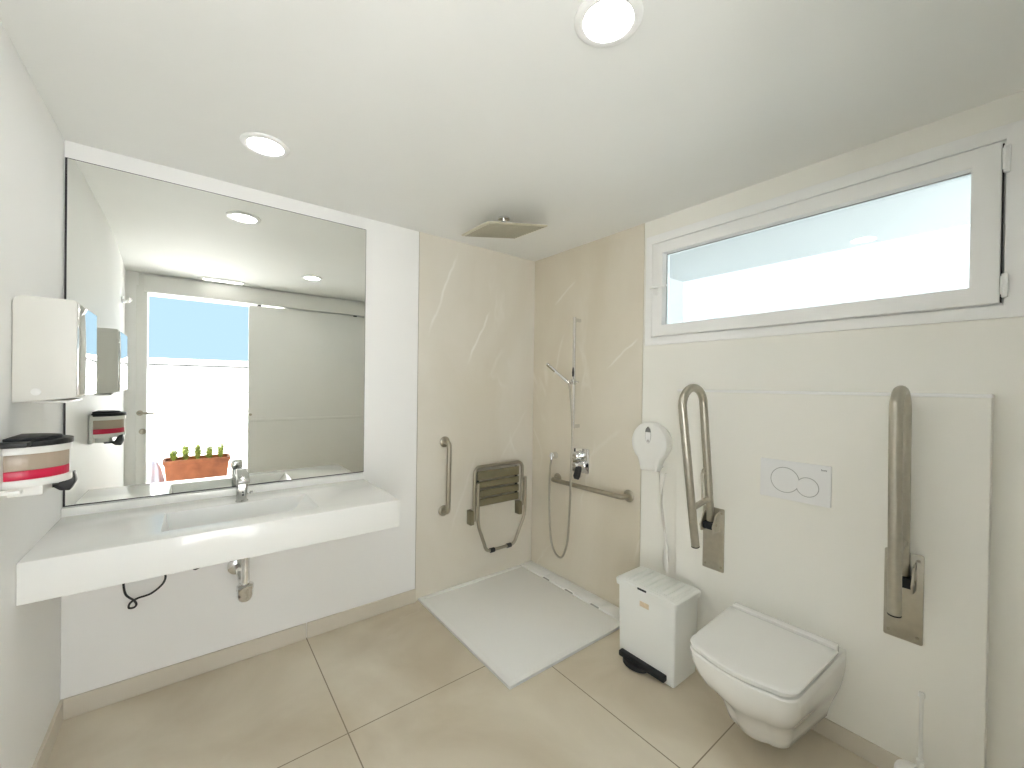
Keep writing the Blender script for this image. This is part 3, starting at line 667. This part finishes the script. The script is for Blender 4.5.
# ------------------------------------------------------------------ ceiling lamps
dl = thing('downlight', (-1.908, -.485, H), 'round white downlight in the ceiling over the counter', 'downlight', 'ceiling downlights')
bm = new(); lathe(bm, (-1.908, -.485, H - .0006), (0, 0, -1), [(.0900, 0), (.0895, .004), (.084, .008), (.072, .010), (.066, .0085), (.064, .004)], 48, (True, False)); link('trim_ring', bm, 'white_frame', dl)
bm = new(); lathe(bm, (-1.908, -.485, H - .0022), (0, 0, -1), [(.065, 0), (.064, .0025)], 48); link('diffuser', bm, 'diffuser', dl)
copy_thing(dl, (-1.266, -1.752, H), 'round white downlight nearest the camera, mid ceiling', 'ceiling downlights')
em = thing('ceiling_light_bar', (-1.92, -2.43, H), 'slim white light bar on the ceiling by the door, seen in the mirror', 'ceiling lamp')
bm = new(); box(bm, (-2.085, -2.455, H - .0006), (-1.75, -2.395, H - .012), .003); link('housing', bm, 'white_frame', em)
bm = new(); box(bm, (-2.075, -2.449, H - .0125), (-1.76, -2.401, H - .020), .003); link('diffuser', bm, 'emerg', em)

# ------------------------------------------------------------------ door things, seen only in the mirror
sl = thing('sliding_door', (-1.1, YF, 0), 'white sliding door leaf pushed open, seen in the mirror', 'door')
bm = new(); box(bm, (-1.693, YF + .006, .012), (-.50, YF + .042, 2.205), .003); lf = link('leaf', bm, 'door_white', sl)
bm = new(); box(bm, (-1.69, YF + .0425, 1.000), (-.503, YF + .054, 1.030), .004); link('cross_rail', bm, 'door_white', sl)
bm = new(); tube(bm, [(-1.672, YF + .0425, 1.075), (-1.672, YF + .056, 1.075)], .013, 14); link('finger_pull', bm, 'bronze', sl)
for x in (-1.60, -.62):
    bm = new(); box(bm, (x - .018, YF + .018, 2.205), (x + .018, YF + .030, 2.2205)); link('hanger', bm, 'backing', sl)
bm = new(); box(bm, (-1.69, YF + .0155, 2.2055), (-.51, YF + .0175, 2.2085)); link('top_strip', bm, 'white_frame', sl)
yj = YF + .0205
dh = thing('door_handle', (-2.53, yj, 1.11), 'steel lever handle by the doorway, seen in the mirror', 'door handle')
bm = new(); lathe(bm, (-2.525, yj, 1.115), (0, 1, 0), [(.024, 0), (.024, .005), (.018, .008), (.010, .010)], 22); link('rose', bm, 'bronze', dh)
bm = new(); tube(bm, fillet([(-2.525, yj + .008, 1.115), (-2.525, yj + .045, 1.115), (-2.42, yj + .048, 1.113)], .02), .009, 12); link('lever', bm, 'bronze', dh)
lk = thing('thumb_turn', (-2.505, yj, .945), 'dark thumb turn lock below the lever handle, seen in the mirror', 'lock')
bm = new(); lathe(bm, (-2.505, yj, .945), (0, 1, 0), [(.026, 0), (.026, .006), (.020, .009), (.010, .010)], 22); link('rose', bm, 'bronze', lk)
bm = new(); box(bm, (-2.511, yj + .010, .927), (-2.499, yj + .028, .963), .003); link('turn', bm, 'bronze', lk)

# ------------------------------------------------------------------ terrace things, seen in the mirror
PX, PY = -2.095, -3.62
pt = thing('planter', (PX, PY, -.02), 'long terracotta trough on the terrace, seen in the mirror', 'planter')
bm = new(); ring_fill(bm, [[(x, y, z) for x, y in rrect(PX, PY, w, d, .02, 3)] for w, d, z in ((.50, .22, -.018), (.60, .29, .470), (.62, .305, .473), (.63, .31, .517), (.59, .27, .517), (.58, .26, .47))], (True, False)); link('trough', bm, 'terracotta', pt)
bm = new(); box(bm, (PX - .289, PY - .13, .455), (PX + .289, PY + .13, .4745)); link('soil', bm, 'soil', pt)
def leafy(name, px, py, z, hgt, n, m, label, sp=.030):
    bm = new()
    for k in range(n):
        a = random.uniform(0, 2 * PI); r = sp * math.sqrt(random.random()) * .95; h = hgt * random.uniform(.45, 1)
        tip = V((px + r * 1.3 * math.cos(a), py + r * 2.6 * math.sin(a), z + h)); base = V((px + r * .3 * math.cos(a), py + r * .3 * math.sin(a), z))
        tube(bm, [base, base.lerp(tip, .5) + V((0, 0, .01)), tip], .0018, 4)
        for q in range(5):
            p = base.lerp(tip, .35 + .65 * q / 4); b2 = random.uniform(0, 2 * PI); L = random.uniform(.022, .030)
            d = V((math.cos(b2), math.sin(b2), random.uniform(.1, .9))).normalized(); s = d.orthogonal().normalized() * L * .28
            vs = [bm.verts.new(x) for x in (p, p + d * L * .5 + s, p + d * L, p + d * L * .5 - s)]; bm.faces.new(vs)
    return tag(link(name, bm, m), label, 'plant', 'plants in the trough')
places = ('at the left end of the terracotta trough', 'second from the left in the terracotta trough', 'in the middle of the terracotta trough', 'second from the right in the terracotta trough', 'at the right end of the terracotta trough')
for k, h in enumerate((.17, .20, .21, .17, .20)):
    leafy('leafy_plant', PX - .22 + k * .11, PY, .4755, h, 60, 'leaf', 'yellow green leafy plant ' + places[k])
bm = new(); rings = []
for z, r in ((-.018, .13), (.12, .13), (.28, .115), (.40, .085), (.47, .055), (.505, .02)):
    rings.append([(-2.50 + r * .8 * (1 + .16 * math.sin(7 * a + z * 6)) * math.cos(a), -3.72 + r * .7 * (1 + .16 * math.sin(7 * a + z * 6)) * math.sin(a), z) for a in [2 * PI * k / 56 for k in range(56)]])
ring_fill(bm, rings); tag(link('cloth_bundle', bm, 'cloth'), 'white cloth bundle beside the terracotta trough on the terrace', 'cloth')
# palm by the terrace wall, mostly hidden behind the sliding door
pm = thing('palm', (-.95, -5.05, -.02), 'palm by the terrace wall, its fronds seen in the mirror', 'palm')
bm = new(); tube(bm, [(-.95, -5.05, -.018), (-.94, -5.05, .4), (-.96, -5.06, .95)], [.06, .05, .045], 12); link('trunk', bm, 'trunk', pm)
for k, (a, L, up) in enumerate(((2.95, .85, .32), (3.4, .8, .55), (2.6, .7, .65), (.3, .7, .5), (1.2, .6, .6), (3.1, .75, .05))):
    bm = new(); d = V((math.cos(a), math.sin(a) * .4, 0)).normalized(); sd_ = V((-d.y, d.x, 0)); b0 = V((-.96, -5.06, .95)); pts = []
    for q in range(15):
        t = q / 14; pts.append(b0 + d * (L * t) + V((0, 0, up * t * 1.5 - 1.0 * t * t * .75)))
    tube(bm, pts, [.009 * (1 - .8 * q / 14) for q in range(15)], 6)
    for q in range(2, 15):
        for sg in (-1, 1):
            p = pts[q]; w = .24 * math.sin(PI * min(1, q / 15 + .1)); e = p + sd_ * sg * w * .5 + d * w * .6 + V((0, 0, -w * .35)); s = d * .010
            bm.faces.new([bm.verts.new(x) for x in (p - s, p + s, e)])
    link('frond', bm, 'palm', pm)

# ------------------------------------------------------------------ light
world = bpy.data.worlds.new('sky'); scene.world = world; world.use_nodes = True
nt = world.node_tree; bg = nt.nodes['Background']
bg.inputs['Color'].default_value = (.55, .80, 1, 1); bg.inputs['Strength'].default_value = .565
sun = bpy.data.lights.new('sun', 'SUN'); sun.energy = 25; sun.angle = math.radians(.55); sun.color = (1, .985, .965)
so = bpy.data.objects.new('sun', sun); COL.objects.link(so)
sd_dir = V((.15, -.72, -1.15)).normalized(); so.rotation_euler = sd_dir.to_track_quat('-Z', 'Y').to_euler(); so.location = (-4, 6, 10)

# ------------------------------------------------------------------ camera
f, sy_, yaw, pitch, roll = 410.337, 3.844, math.radians(52.20808), math.radians(-.33736), math.radians(.76944)
fw = V((math.cos(yaw) * math.cos(pitch), math.sin(yaw) * math.cos(pitch), math.sin(pitch)))
r0 = fw.cross(V((0, 0, 1))).normalized(); u0 = r0.cross(fw)
r = r0 * math.cos(roll) + u0 * math.sin(roll); u = -r0 * math.sin(roll) + u0 * math.cos(roll)
cam = bpy.data.cameras.new('camera'); co = bpy.data.objects.new('camera', cam); COL.objects.link(co)
cam.sensor_fit = 'HORIZONTAL'; cam.sensor_width = 36; cam.lens = f / 1024 * 36; cam.shift_y = sy_ / 1024; cam.clip_start = .02
mw = Matrix((r, u, -fw)).transposed().to_4x4(); mw.translation = V((-2.137, -2.476, 1.413)); co.matrix_world = mw
scene.camera = co

vs_ = scene.view_settings
scene.display_settings.display_device = 'sRGB'
vs_.view_transform = 'Standard'; vs_.look = 'None'; vs_.exposure = 1.10; vs_.gamma = 1.0; vs_.use_curve_mapping = False
scene.cycles.use_denoising = True
scene.cycles.max_bounces = 14; scene.cycles.diffuse_bounces = 9; scene.cycles.glossy_bounces = 6; scene.cycles.transparent_max_bounces = 10
scene.cycles.sample_clamp_indirect = 12
scene.cycles.caustics_reflective = True; scene.cycles.caustics_refractive = False
